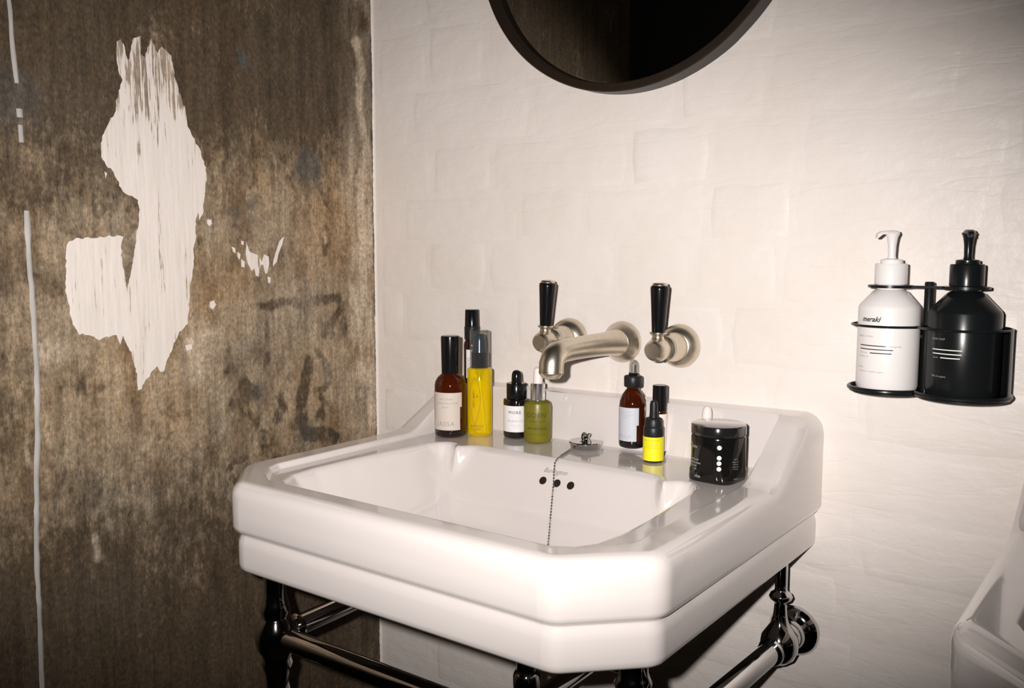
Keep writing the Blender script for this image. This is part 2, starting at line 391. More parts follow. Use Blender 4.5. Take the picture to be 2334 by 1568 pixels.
# chalky pale band next to the corner, its inner edge ragged
edge = -.034-.028*fbm(YY*0+2, ZZ+4, 6, 12)
pale = .80*smooth(YY, edge-.040, edge+.010)*smooth(gran2, .22, .62)*(.55+.45*smooth(ZZ, -.2, .1))
pale *= 1-.75*brown
pale = np.maximum(pale, .85*(1-smooth(seg_d([(812, 90), (824, 170), (822, 260), (838, 330), (820, 420)]), .004, .016))*(.5+.6*gran))
for pts, wd, k in [([(455, 770), (480, 790), (450, 830)], .03, .45), ([(110, 800), (125, 800)], .02, .5), ([(480, 690), (486, 700)], .006, .9), ([(430, 790), (440, 800)], .015, .7), ([(350, 1190), (240, 720)], .01, .12), ([(222, 1225), (225, 1265)], .005, .55), ([(58, 1000), (60, 1060)], .004, .4), ([(690, 690), (860, 1000)], .05, .25), ([(850, 700), (845, 960)], .02, .35), ([(740, 540), (742, 550)], .004, .7)]:
    pale = np.maximum(pale, k*(1-smooth(seg_d(pts), wd*.3, wd*1.3))*(.3+1.1*gran))
spot = np.maximum(spot, .85*smooth(YY, -.0085, -.004)*smooth(fbm(YY*0+1, ZZ+2, 40, 61, 3), .35, .55))
ny, nz_ = YY.shape
V = [(XL, float(a), float(b)) for a, b in zip(YY.ravel(), ZZ.ravel())]
Fc = [(i*nz_+j, (i+1)*nz_+j, (i+1)*nz_+j+1, i*nz_+j+1) for i in range(ny-1) for j in range(nz_-1)]
n0 = len(V)
back = box(XL-.12, XL-.0001, -.95, 0, ZF, ZC)
V2, F2 = join((V, Fc), back)
me = bpy.data.meshes.new('wall_left'); me.from_pydata(V2, [], F2)
at = me.attributes.new('stain_tone', 'FLOAT_COLOR', 'POINT')
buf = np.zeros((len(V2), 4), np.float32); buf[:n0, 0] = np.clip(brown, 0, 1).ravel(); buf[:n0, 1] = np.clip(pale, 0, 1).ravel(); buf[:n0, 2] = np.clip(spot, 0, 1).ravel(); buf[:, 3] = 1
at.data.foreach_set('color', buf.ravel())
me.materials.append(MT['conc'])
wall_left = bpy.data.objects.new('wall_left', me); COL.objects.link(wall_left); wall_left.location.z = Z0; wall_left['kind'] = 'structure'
# white filler patch and its small smears, each a thin layer on the concrete
def smear(name, pts, th=.0007, jag=.0016, label=None):
    q = [wall_pt(u, v, 0, XL)[1:] for u, v in pts]; out = []
    for a, b in zip(q, q[1:]+q[:1]):
        n = max(1, int(np.hypot(*(b-a))/.004))
        for i in range(n):
            p = a+(b-a)*i/n; out.append((p[0]+random.uniform(-jag, jag)*.7, p[1]+random.uniform(-jag, jag)))
    n = len(out)
    V = [(XL-.0002, a, b) for a, b in out]+[(XL+th, a, b) for a, b in out]
    Fc = [tuple(range(n, 2*n))]+[(i, (i+1) % n, n+(i+1) % n, n+i) for i in range(n)]
    me = bpy.data.meshes.new(name); me.from_pydata(V, [], Fc); b = bmesh.new(); b.from_mesh(me)
    bmesh.ops.triangulate(b, faces=[f for f in b.faces if len(f.verts) > 4]); bmesh.ops.recalc_face_normals(b, faces=b.faces); b.to_mesh(me); b.free()
    me.materials.append(MT['filler']); o = bpy.data.objects.new(name, me); COL.objects.link(o); o.parent = wall_left
    if label: o['label'] = label
    return o
K = .574
big = [(462, 165), (475, 150), (490, 175), (505, 235), (516, 232), (522, 185), (530, 150), (555, 140), (558, 215), (575, 228), (590, 175), (600, 150), (625, 215), (640, 185), (680, 225), (692, 300), (705, 350), (722, 400), (738, 450), (745, 500), (765, 545), (790, 590), (808, 640), (820, 690), (815, 740), (808, 800), (805, 850), (790, 870), (785, 845), (775, 880), (775, 960), (768, 990), (768, 1060), (755, 1130), (750, 1200), (745, 1280), (720, 1310), (700, 1340), (680, 1390), (660, 1440), (650, 1470), (635, 1480), (625, 1450), (600, 1475), (592, 1495), (580, 1510), (560, 1540), (545, 1552), (545, 1500), (535, 1450), (520, 1400), (495, 1350), (485, 1330), (478, 1370), (465, 1330), (430, 1335), (395, 1350), (350, 1330), (315, 1325), (295, 1300), (280, 1260), (272, 1200), (258, 1150), (262, 1080), (262, 1010), (270, 960), (300, 948), (360, 945), (430, 938), (490, 938), (480, 980), (485, 1050), (495, 1110), (505, 1160), (515, 1100), (530, 1030), (540, 950), (550, 880), (555, 830), (545, 790), (510, 775), (480, 750), (465, 710), (450, 680), (420, 655), (400, 620), (397, 570), (410, 530), (430, 490), (460, 440), (462, 400), (475, 350), (485, 320), (470, 280), (460, 220)]
smear('filler_patch', [(a*K, b*K) for a, b in big], label='large white brushed filler patch on the concrete')
for pts in [[(978, 960), (990, 1000), (1020, 1010), (1040, 1040), (1047, 1010), (1066, 1020), (1068, 1050), (1060, 1088), (1052, 1085), (1045, 1050), (1035, 1052), (1025, 1098), (1015, 1095), (1010, 1065), (998, 1075), (985, 1050), (975, 1010)],
            [(1127, 940), (1120, 972), (1105, 1005), (1098, 1040), (1083, 1057), (1085, 1035), (1098, 990), (1110, 955)], [(920, 980), (932, 985), (935, 1005), (925, 1000)], [(942, 1000), (955, 1010), (950, 1030), (942, 1020)], [(958, 1030), (972, 1040), (970, 1062), (958, 1058)],
            [(822, 870), (838, 872), (840, 888), (830, 900), (822, 888)], [(1062, 1098), (1074, 1100), (1072, 1125), (1064, 1122)], [(958, 955), (968, 958), (966, 975), (958, 970)], [(832, 1200), (848, 1192), (858, 1210), (845, 1228), (833, 1220)], [(735, 1372), (760, 1365), (762, 1385), (740, 1392)], [(415, 680), (425, 690), (418, 705)]]:
    smear('filler_smear', [(a*K, b*K) for a, b in pts], .0006, .0006)
# pale raised joint running down the concrete
def joint(name, pts, wd):
    out = []
    q = [wall_pt(u, v, 0, XL) for u, v in pts]
    V, Fc = [], []; n = 0
    for a, b in zip(q[:-1], q[1:]):
        m = max(1, int(abs(b[2]-a[2])/.012))
        for i in range(m+(1 if b is q[-1] else 0)):
            p = a+(b-a)*i/m; w1 = wd*random.uniform(.75, 1.2); w2 = wd*random.uniform(.75, 1.2)
            V += [(XL, p[1]-w1, p[2]), (XL+.0022, p[1]-w1*.4, p[2]), (XL+.0022, p[1]+w2*.4, p[2]), (XL, p[1]+w2, p[2])]; n += 1
    for i in range(n-1):
        for k in range(3): Fc.append((i*4+k, i*4+k+1, i*4+k+5, i*4+k+4))
    Fc += [(0, 1, 2, 3), tuple((n-1)*4+k for k in (3, 2, 1, 0))]
    o = ob(name, (V, Fc), 'jointm', wall_left, sharp=60); return o
MT['jointm'] = mat('pale_joint_filler', (.44, .42, .40), .7, noise=.4, nscale=25)
joint('joint_bead', [(60, 480), (65, 560), (75, 700), (84, 850), (86, 1000), (84, 1100), (83, 1250), (90, 1400), (97, 1567), (103, 1750)], .0035)
joint('joint_bead', [(18, -30), (27, 80), (38, 190)], .0030); joint('joint_bead', [(44, 248), (46, 268)], .0035); joint('joint_bead', [(46, 285), (50, 325)], .0035)
# ragged painted edge of the white wall lapping on to the concrete
V, Fc = [], []
zz = np.arange(ZF, 1.2, .004); wv = [.0016+.0028*float(fbm(np.array([[1.]]), np.array([[z+2]]), 14, 5, 3)[0, 0])+random.uniform(0, .0011)-(.0022 if -.0 < (z-.40) % 10 < .22 else 0)*.4 for z in zz]
for z, a in zip(zz, wv): V += [(XL, -a, z), (XL+.0012, -a*.8, z), (XL+.0016, .0, z)]
n = len(zz)
for i in range(n-1):
    for k in (0, 1): Fc.append((i*3+k, i*3+k+1, i*3+k+4, i*3+k+3))
ob('paint_edge', (V, Fc), 'wall', wall_back, sharp=60)

# ------------------------------------------------------------------ the washbasin
WD, DP, CX, CYF, HS = .305, .5151, .0752, .0749, .0675
def ladder(lo, hi, dens):
    out = [lo]
    while out[-1] < hi: out.append(out[-1]+dens(out[-1]))
    out = np.array(out); return lo+(out-lo)*(hi-lo)/(out[-1]-lo)
def poly_round(pts, r, n=8):       # round the corners of an open polyline
    out = [np.array(pts[0], float)]
    for a, b, c in zip(pts[:-2], pts[1:-1], pts[2:]):
        a, b, c = map(lambda t: np.array(t, float), (a, b, c)); u = (a-b)/np.linalg.norm(a-b); v = (c-b)/np.linalg.norm(c-b)
        ang = math.acos(float(u@v)); t = r/math.tan(ang/2)
        p, q = b+u*t, b+v*t
        for i in range(n+1):
            s = i/n; out.append((1-s)**2*p+2*s*(1-s)*b+s*s*q)
    out.append(np.array(pts[-1], float)); return np.array(out)
right_side = poly_round([(0, -DP), (WD-CX, -DP), (WD, -DP+CYF), (WD, 0)], .035)     # half outline, front middle to the wall
cut = [i for i, p in enumerate(right_side) if p[1] <= -DP+1e-7][-1]
def W_of_y(y): return np.interp(y, right_side[cut:, 1], right_side[cut:, 0])
outl = np.array([(-x, y) for x, y in right_side[::-1]][:-1]+[tuple(p) for p in right_side])
def dist_poly(X, Y, poly, closed=False):
    D = np.full(X.shape, 9.); pts = list(poly)+([poly[0]] if closed else [])
    for a, b in zip(pts[:-1], pts[1:]):
        a, b = np.array(a, float), np.array(b, float); d = b-a; L2 = d@d
        if L2 < 1e-14: continue
        t = np.clip(((X-a[0])*d[0]+(Y-a[1])*d[1])/L2, 0, 1); D = np.minimum(D, np.hypot(X-a[0]-t*d[0], Y-a[1]-t*d[1]))
    return D
def inside(X, Y, poly):
    c = np.zeros(X.shape, bool); pts = list(poly)
    for a, b in zip(pts, pts[1:]+pts[:1]):
        if a[1] == b[1]: continue
        c ^= ((Y < a[1]) != (Y < b[1])) & (X < (b[0]-a[0])*(Y-a[1])/(b[1]-a[1])+a[0])
    return c
half = [(0, -.150), (.128, -.150), (.142, -.152), (.152, -.157), (.160, -.167), (.166, -.1735), (.171, -.169), (.177, -.162), (.186, -.158), (.196, -.159), (.206, -.169), (.213, -.184), (.217, -.215), (.222, -.265), (.227, -.330), (.228, -.388), (.223, -.426), (.208, -.452), (.188, -.466), (.160, -.471), (.10, -.474), (0, -.474)]
OPEN = [tuple(p) for p in half]+[(-x, y) for x, y in half[::-1][1:-1]]
SMO = [(-.207, -.157), (-.13, -.153), (0, -.152), (.13, -.153), (.207, -.157), (.212, -.168), (.217, -.215), (.222, -.265), (.227, -.330), (.228, -.388), (.223, -.426), (.208, -.452), (.188, -.466), (.160, -.471), (.10, -.474), (0, -.474)]
SMO = SMO+[(-x, y) for x, y in SMO[5:-1][::-1]]
DECK = -.004
def sm(x, a, b): t = np.clip((x-a)/(b-a), 0, 1); return t*t*(3-2*t)
def ramp(x, a, b, s=.012):         # linear ramp with soft ends
    t = (x-a)/(b-a); k = s/abs(b-a)
    lo = np.where(t < k, np.where(t > -k, (t+k)**2/(4*k), 0), t); u = 1-t
    return np.where(t > .5, 1-np.where(u < k, np.where(u > -k, (u+k)**2/(4*k), 0), u), lo)
step_in = [(-.2640, .05), (-.2640, -.418), (-.255, -.438), (-.228, -.466), (-.205, -.479), (.205, -.479), (.228, -.466), (.255, -.438), (.2640, -.418), (.2640, .05)]
def top_z(X, Y, blur=False):
    d_out = dist_poly(X, Y, outl)
    Hx = HS+.011*X
    d_st = np.where(inside(X, Y, step_in), dist_poly(X, Y, step_in), 0)
    z = .0035+(DECK-.0035)*sm(d_st, 0, .0075)
    Rw = ramp(Y, -.158, -.052, .016); ax = np.abs(X)
    zw = .0035*(1-Rw)+Hx*Rw
    z = np.where(Y > -.18, z+(zw-z)*sm(ax, .2580, .2650)*sm(Y, -.18, -.16), z)
    ledge = sm(Y, -.0475, -.040)
    face = np.where(Y > -.065, (Hx-z)*np.clip(sm(Y, -.0535, -.0405), 0, 1), 0)
    z = z+face
    fil = np.clip(1-np.abs(Y+.0535)/.012, 0, 1)**2*.0035*(ax < .262); z = z+fil*(Y <= -.0535)
    ins = inside(X, Y, OPEN); do = dist_poly(X, Y, OPEN, True); do = np.where(ins, do, -do)
    d2 = dist_poly(X, Y, SMO, True); d2 = np.where(inside(X, Y, SMO), d2, -d2); k2 = sm(do, 0, .0085); dr = do; do_ = do*(1-k2)+d2*k2
    dd = do_+.0035; s = np.where(dd > 0, np.where(dd < .009, dd*dd/.018, dd-.0045), 0)
    z = z-.128*(1-(1-np.clip(s/.165, 0, 1))**2.3)
    r = .017+.009*Rw*(ax > .25); q = np.clip((r-d_out)/r, 0, 1)
    z = z-r*(1-np.sqrt(np.clip(1-q*q, 0, 1)))*np.where(Y > -.0005, np.where(ax > WD-.027, 1, 0), 1)
    return z, do
gu = ladder(-1, 1, lambda u: .0034 if .83 < abs(u) < .885 else (.006 if abs(u) > .9 or .55 < abs(u) < .8 else .0095))
gv = ladder(-DP, 0, lambda v: .0012 if v > -.062 else (.0014 if v < -DP+.02 else (.0018 if (-.2 < v < -.14 or v < -.45) else .003)))
UU, VV = np.meshgrid(gu, gv, indexing='ij'); BX = UU*W_of_y(VV); BY = VV
BZ, DO = top_z(BX, BY)
wgt = np.clip((DO-.004)/.02, 0, 1)
for _ in range(12):
    Zb = BZ.copy(); Zb[1:-1, 1:-1] = (BZ[:-2, 1:-1]+BZ[2:, 1:-1]+BZ[1:-1, :-2]+BZ[1:-1, 2:])/4
    BZ = BZ*(1-wgt)+Zb*wgt
def basin_z(x, y):
    j = int(np.clip(np.searchsorted(gv, y), 1, len(gv)-1)); ww = float(W_of_y(np.array(y))); i = int(np.clip(np.searchsorted(gu, x/ww), 1, len(gu)-1))
    fx = (x/ww-gu[i-1])/(gu[i]-gu[i-1]); fy = (y-gv[j-1])/(gv[j]-gv[j-1])
    return float((BZ[i-1, j-1]*(1-fx)+BZ[i, j-1]*fx)*(1-fy)+(BZ[i-1, j]*(1-fx)+BZ[i, j]*fx)*fy)
nu, nv = BX.shape
V = [(float(a), float(b), float(c)) for a, b, c in zip(BX.ravel(), BY.ravel(), BZ.ravel())]
Fc = [(i*nv+j, (i+1)*nv+j, (i+1)*nv+j+1, i*nv+j+1) for i in range(nu-1) for j in range(nv-1)]
loop = [j for j in range(nv-1, -1, -1)]+[i*nv for i in range(1, nu)]+[(nu-1)*nv+j for j in range(1, nv)]   # left-back, front, right-back
lp = np.array([V[i][:2] for i in loop]); nl = len(loop)
tg = np.gradient(lp, axis=0); tg /= np.linalg.norm(tg, axis=1)[:, None]; nin = np.c_[-tg[:, 1], tg[:, 0]]
for _ in range(3): nin[1:-1] = (nin[:-2]+nin[1:-1]*2+nin[2:])/4
nin /= np.linalg.norm(nin, axis=1)[:, None]; nin[0] = (1, 0); nin[-1] = (-1, 0)
prev = loop
for off, z in [(0, -.0245), (.0, -.032), (0, -.050), (.0012, -.0535), (.0032, -.0568), (.0060, -.0586), (.0084, -.0597), (.0094, -.0612), (.0088, -.0630), (.0080, -.0658), (.0065, -.0690), (.0060, -.075), (.0060, -.097), (.0070, -.1025), (.0100, -.1060), (.016, -.1078), (.030, -.1085)]:
    cur = []
    for k in range(nl):
        p = lp[k]+nin[k]*off; y = min(p[1], 0.0)
        cur.append(len(V)); V.append((float(p[0]), float(y), z))
    for k in range(nl-1): Fc.append((prev[k], prev[k+1], cur[k+1], cur[k]))
    prev = cur
c0 = len(V)
for sclf, z in [(.75, -.125), (.45, -.160), (.12, -.172)]:
    cur = []
    for k in range(nl):
        x, y, _ = V[prev[k]] if sclf == .75 else (lp[k][0], lp[k][1], 0); cx_, cy_ = 0, -.29
        cur.append(len(V)); V.append((cx_+(x-cx_)*sclf, cy_+(y-cy_)*sclf, z))
    for k in range(nl-1): Fc.append((prev[k], prev[k+1], cur[k+1], cur[k]))
    prev = cur
Fc.append(tuple(prev))
basin = thing('washbasin', 'white glazed washbasin with bottles on its back deck, chamfered front corners, centre of the photo', 'washbasin', (0, 0, 0), group='white washbasins on chrome stands')
ob('bowl', (V, Fc), 'ceramic', basin, sharp=55)
# overflow holes on the back slope of the bowl
def bnorm(x, y):
    e = .002; return Vector((-(basin_z(x+e, y)-basin_z(x-e, y))/(2*e), -(basin_z(x, y+e)-basin_z(x, y-e))/(2*e), 1)).normalized()
def on_basin(u, v):               # where the line of sight through a photo point meets the basin surface
    d = FW+RT2*(u-1167)/FPX-UP2*(v-784)/FPX; t = .6
    while t < 1.6:
        p = CAM+d*t
        if abs(p[0]) < .29 and -.51 < p[1] < -.002 and p[2] < basin_z(p[0], p[1]): return p
        t += .0008
    return p
for u, v in [(1238, 1096), (1270, 1103), (1301, 1109)]:
    p = on_basin(u, v); nn = bnorm(p[0], p[1]); R3 = nn.to_track_quat('Z', 'Y').to_matrix()
    h = ob('overflow_hole', xf(lathe([(0, .0002), (.0052, .0002), (.0056, .0009), (.0048, .0010), (0, .0007)], 20), (p[0], p[1], basin_z(p[0], p[1])), R3), 'hole', basin)
# waste at the bottom of the bowl
zb = basin_z(0, -.30)
ob('waste_ring', xf(lathe([(0, 0), (.012, .0005), (.014, .003), (.021, .0045), (.026, .003), (.027, .0)], 32), (0, -.30, zb)), 'chrome', basin)
# maker's script fired on the back slope
pc = on_basin(1266, 1077); nn = bnorm(pc[0], pc[1]); xa = Vector((1, 0, 0)); ya = nn.cross(xa).normalized(); Rm = Matrix((xa, ya, nn)).transposed()
tv, tf = text_flat('Burlington', .0098, shear=.45, space=.92)
tv = [((x*1.0), y, z) for x, y, z in tv]
tv = [tuple(Rm@Vector((x, y, .0004))+Vector((pc[0], pc[1], basin_z(pc[0], pc[1])))) for x, y, z in tv]
ob('maker_lettering', (tv, tf), 'logo', basin, label='grey script lettering', flat=True)

# ------------------------------------------------------------------ washstand
stand = thing('washstand', 'chrome tubular washstand under the basin that holds the bottles', 'washstand', (0, 0, 0), group='chrome washstands')
LX, LY, RZ = .265, -.425, -.225
for sx in (-1, 1):
    prof = [(0, ZF), (.026, ZF), (.028, ZF+.006), (.024, ZF+.018), (.016, ZF+.024), (.0145, ZF+.04), (.0145, -.345), (.0165, -.335), (.021, -.326), (.0225, -.318), (.021, -.310), (.0165, -.302), (.0150, -.290), (.0165, -.275), (.0205, -.262), (.0185, -.256), (.0200, -.250), (.0262, -.240), (.0285, -.225), (.0262, -.210), (.0200, -.200), (.0185, -.196), (.0205, -.190), (.0175, -.180), (.0148, -.168), (.0145, -.145), (.0175, -.138), (.0185, -.133), (.0160, -.127), (.0145, -.122), (.0145, -.107), (0, -.107)]
    ob('leg', xf(lathe(prof, 28), (sx*LX, LY, 0)), 'chrome', stand, sharp=50)
ob('front_rail', tube([(-LX+.02, LY, RZ), (LX-.02, LY, RZ)], .0140, 20), 'chrome', stand)
for sx in (-1, 1):
    ob('side_rail', tube([(sx*LX, LY+.02, RZ), (sx*.276, -.075, RZ)], .0140, 20), 'chrome', stand)
    for yy, nm in ((LY+.034, 'rail_collar'), (-.088, 'rail_collar')):
        ob(nm, xf(lathe([(0, -.004), (.0165, -.004), (.0178, 0), (.0165, .004), (0, .004)], 20), (sx*(.265 if yy < -.2 else .276), yy, RZ), ROT_Y), 'chrome', stand)
    up = [(0, -.250), (.010, -.249), (.019, -.242), (.0235, -.232), (.0245, -.222), (.0225, -.212), (.0160, -.203), (.0115, -.196), (.0090, -.186), (.0078, -.172), (.0085, -.168), (.0130, -.165), (.0148, -.161), (.0130, -.157), (.0085, -.154), (.0078, -.150), (.0078, -.112), (.010, -.1085), (0, -.1085)]
    ob('support_rod', xf(lathe(up, 24), (sx*.276, -.058, 0)), 'chrome', stand, sharp=50)
    fp = [(0, 0), (.0335, 0), (.0340, .004), (.0315, .009), (.0255, .0125), (.0200, .0150), (.0185, .020), (.0170, .023), (.0185, .027), (.0170, .033), (.0150, .040), (0, .040)]
    ob('wall_flange', xf(lathe(fp, 32), (sx*.276, 0, RZ), ROT_Y), 'chrome', stand, sharp=50)
ob('top_rail', tube([(-LX+.015, LY, -.1225), (LX-.015, LY, -.1225)], .006, 14), 'chrome', stand)
trap = thing('bottle_trap', 'dark chrome waste trap hanging under the middle of the bowl', 'trap', (0, -.23, -.278))
ob('trap_body', lathe([(0, -.10), (.014, -.10), (.0165, -.095), (.0165, -.02), (.018, -.016), (.018, .0), (.0155, .004), (0, .004)], 28), 'chrome', trap)
ob('waste_pipe', lathe(rprof(.0135, .002, .112), 24), 'chrome', trap)
ob('outlet_pipe', tube([(0, 0, -.045), (0, .10, -.045), (0, .228, -.045)], .0135, 18), 'chrome', trap)

# second basin and stand, just inside the right edge of the photo
b2 = copy_tree(basin); b2.location.x = .845; b2['label'] = 'second white washbasin, only its left corner showing at the lower right edge'
s2 = copy_tree(stand); s2.location.x = .845; s2['label'] = 'chrome washstand under the second basin at the right edge'

# ------------------------------------------------------------------ taps and spout
def tap(x, tilt, label):
    t = thing('lever_tap', label, 'tap', (x, 0, .145), group='lever taps either side of the spout')
    ob('wall_flange', xf(lathe([(0, -.002), (.0300, -.002), (.0310, .004), (.0300, .009), (.0262, .015), (.0215, .019), (.0200, .020), (0, .020)], 40), (0, 0, 0), ROT_Y), 'nickel', t, sharp=45)
    ob('valve_body', xf(lathe([(0, .018), (.0200, .018), (.0205, .024), (.0190, .034), (.0170, .042), (.0162, .046), (.0178, .049), (.0178, .053), (.0150, .056), (0, .056)], 36), (0, 0, 0), ROT_Y), 'nickel', t, sharp=40)
    ob('ball_hub', xf(lathe([(0, .052), (.0115, .054), (.0148, .060), (.0160, .068), (.0155, .076), (.0132, .083), (.0110, .0855), (.0105, .0862), (0, .0862)], 36), (0, 0, 0), ROT_Y), 'nickel', t, sharp=40)
    Rt = Matrix.Rotation(tilt, 3, 'Y'); c = (0, -.070, 0)
    ob('lever_neck', xf(lathe([(0, .008), (.0115, .010), (.0085, .0155), (.0078, .0185), (.0100, .0205), (.0118, .0222), (.0112, .0240), (0, .0245)], 28), c, Rt), 'nickel', t, sharp=40)
    ob('lever_grip', xf(lathe([(0, .0235), (.0086, .0238), (.0094, .035), (.0110, .060), (.0125, .0815), (.0124, .0845), (.0112, .0862), (0, .0865)], 32), c, Rt), 'black', t, sharp=40, label='black lever grip')
    ob('grip_cap', xf(lathe([(0, .0855), (.0100, .0858), (.0104, .0880), (.0092, .0898), (.0045, .0906), (0, .0907)], 28), c, Rt), 'nickel', t, sharp=40)
    return t
tap(-.083, .055, 'left-hand nickel wall tap with black lever, partly behind the spout tip')
tap(.101, .02, 'right-hand nickel wall tap with black lever, right of the spout')
sp = thing('basin_spout', 'aged nickel wall spout between the two black lever taps', 'spout', (.009, 0, .145))
ob('wall_flange', xf(lathe([(0, -.002), (.0295, -.002), (.0305, .004), (.0295, .009), (.0270, .013), (.0235, .018), (.0205, .022), (0, .022)], 40), (0, 0, 0), ROT_Y), 'nickel', sp, sharp=45)
path = [(0, -.015, 0), (0, -.03, .0005), (0, -.06, .001), (0, -.10, .0015), (0, -.135, .0015), (0, -.162, .001), (0, -.176, -.0015), (0, -.185, -.007), (0, -.1885, -.014), (0, -.189, -.024)]
ob('spout_body', tube(path, [.0215, .0185, .0166, .0158, .0155, .0157, .0160, .0162, .0163, .0163], 36), 'nickel', sp, sharp=60)
ob('outlet_ring', xf(lathe([(0, -.0335), (.0090, -.0335), (.0118, -.0325), (.0138, -.0295), (.0152, -.0280), (.0163, -.0265), (.0167, -.0245), (.0162, -.0235), (0, -.0235)], 32), (0, -.189, 0)), 'nickel', sp, sharp=40)

# ------------------------------------------------------------------ mirror
mr_ = thing('round_mirror', 'round wall mirror in a dark frame above the taps', 'mirror', (.019, 0, .756))
R = .2565
def ringprof(pts, n=128):
    V, Fc = lathe(pts, n); m = len(pts)
    return V, Fc
fr = [(R-.0125, .012), (R-.0125, .0295), (R-.0110, .0310), (R-.0015, .0310), (R, .0295), (R, .0), (R-.0125, .0), (R-.0125, .012)]
ob('frame', xf(lathe(fr[:6]+fr[6:], 144), (0, 0, 0), ROT_Y), 'frame', mr_, sharp=40)
ob('mirror_glass', xf(lathe([(0, .004), (R-.012, .004), (R-.012, .0150), (R-.016, .0153), (0, .0153)], 144), (0, 0, 0), ROT_Y), 'mirror', mr_, sharp=30)

# ------------------------------------------------------------------ bottles on the deck
def dz(x, y): return max(basin_z(x, y), DECK)
def bottle(name, label, cat, x, y, zb=None, group='toiletries standing on the washbasin'):
    return thing(name, label, cat, (x, y, dz(x, y) if zb is None else zb), group=group)
def lettering(parent, items, m, R):
    for s, size, z, a, k in items: ob('lettering', text_cyl(s, size, R, z, a, **k), m, parent, flat=True)

# tall amber spray bottle with stone label
x, y = -.225, -.117; A = face_angle(x, y); t = bottle('spray_bottle', 'amber bottle with tall black cap and grey label, leftmost on the deck', 'bottle', x, y)
r = .0242
ob('glass_body', lathe([(0, .0), (r-.004, .0), (r-.001, .002), (r, .006), (r, .078), (r-.0012, .084), (r-.005, .0905), (r-.0095, .0945), (.0125, .0965), (.0118, .099), (0, .099)], 48), 'amber', t, sharp=30)
ob('liquid_base', lathe([(0, -.0), (r-.0035, .0004), (r-.0004, .003), (r+.0002, .006), (r+.0002, .0115), (0, .0115)], 48), 'darkglass', t, sharp=30)
ob('cap', lathe([(0, .0965), (.0132, .0965), (.0134, .098), (.0142, .150), (.0138, .1525), (.0128, .1533), (0, .1533)], 40), 'black', t)
ob('paper_label', join(cyl_patch(r, A-2.35, A+.62, .0120, .0690, 40), cyl_patch(r, A+.62, A+.76, .0470, .0690, 4)), 'labgrey', t)
lettering(t, [('LIFE TONER', .0040, .0590, A-.30, {}), ('AND ROSE & SAGE', .0040, .0530, A-.22, {}), ('100 ML', .0040, .0470, A-.35, {}), ('JASSA', .0098, .0215, A-.33, dict(space=1.15))], 'inkgrey', r)

# slim dark bottle on the ledge behind
x, y = -.256, -.026; zt = basin_z(x, y); A = face_angle(x, y); t = bottle('slim_spray_bottle', 'slim dark amber bottle with vertical white label, behind the leftmost bottle', 'bottle', x, y, zt); r = .0136
ob('glass_body', lathe([(0, 0), (r-.002, 0), (r, .002), (r, .062), (r-.001, .0665), (r-.004, .0705), (.0095, .072), (0, .072)], 36), 'amberdark', t, sharp=30)
ob('spray_collar', lathe([(0, .070), (.0122, .070), (.0124, .071), (.0126, .0905), (.0118, .0915), (0, .0915)], 32), 'blackm', t)
ob('cap', lathe([(0, .0905), (.0119, .0907), (.0112, .1175), (.0105, .1185), (0, .1185)], 32), 'black', t)
ob('paper_label', cyl_patch(r, A-.75, A+.60, .0085, .0545, 16), 'labwhite', t)
lettering(t, [('DOOLI', .0075, .0300, A-.46, dict(vertical=-1)), ('works', .0075, .0270, A+.05, dict(vertical=-1)), ('face mist 30 ml', .0034, .0330, A+.42, dict(vertical=-1))], 'inkgrey', r)

# golden oil pump bottle with clear overcap
x, y = -.192, -.087; A = face_angle(x, y); t = bottle('oil_pump_bottle', 'clear bottle of golden yellow oil with pump and clear overcap', 'bottle', x, y); r = .0189
ob('oil_body', lathe([(0, .0), (r-.0035, 0), (r-.0008, .0018), (r, .005), (r, .1005), (r-.001, .103), (r-.004, .1045), (0, .1045)], 48), 'oil', t, sharp=30, label='golden oil seen through the bottle')
ob('pump_collar', lathe([(0, .104), (.0122, .104), (.0124, .105), (.0124, .1275), (.0118, .128), (0, .128)], 36), 'black', t)
ob('pump_head', lathe([(0, .1275), (.0108, .1275), (.0104, .131), (.0092, .145), (.0082, .153), (.0066, .1562), (0, .1570)], 32), 'navy', t)
ob('overcap', lathe([(.0150, .1045), (.0146, .1600), (.0136, .1618), (0, .1622), (0, .1612), (.0130, .1608), (.0138, .1596), (.0142, .1045), (.0150, .1045)], 40), 'clear', t, sharp=30)
ob('pump_housing', lathe([(0, .086), (.0045, .086), (.0045, .093), (.0065, .094), (.0065, .1040), (0, .1040)], 20), 'blackm', t)
ob('dip_tube', tube([(.0, 0, .092), (.002, .001, .06), (.008, .003, .006)], .0014, 10), 'whitep', t)
leaf = []
for i in range(33):
    s = i/32; zz_ = .092-.075*s; ww = .0090*math.sin(PI*s**.85)
    leaf.append((ww, zz_))
lv = [(-a, b) for a, b in leaf]
def cylline(pts, R, a0, m): return tube([((R+.0002)*math.cos(a0+p/R), (R+.0002)*math.sin(a0+p/R), q) for p, q in pts], .00022, 6)
ob('leaf_outline', join(cylline(leaf, r, A-.42, 0), cylline(lv, r, A-.42, 0)), 'inkbrown', t)
lettering(t, [('LAMP CARE', .0050, .058, A-.52, dict(vertical=-1)), ('L P', .0062, .062, A-.34, {}), ('BARIOTIC', .0046, .0165, A-.22, {}), ('CLEATE', .0046, .0118, A-.34, {}), ('OIL', .0040, .0078, A-.42, {})], 'inkbrown', r)

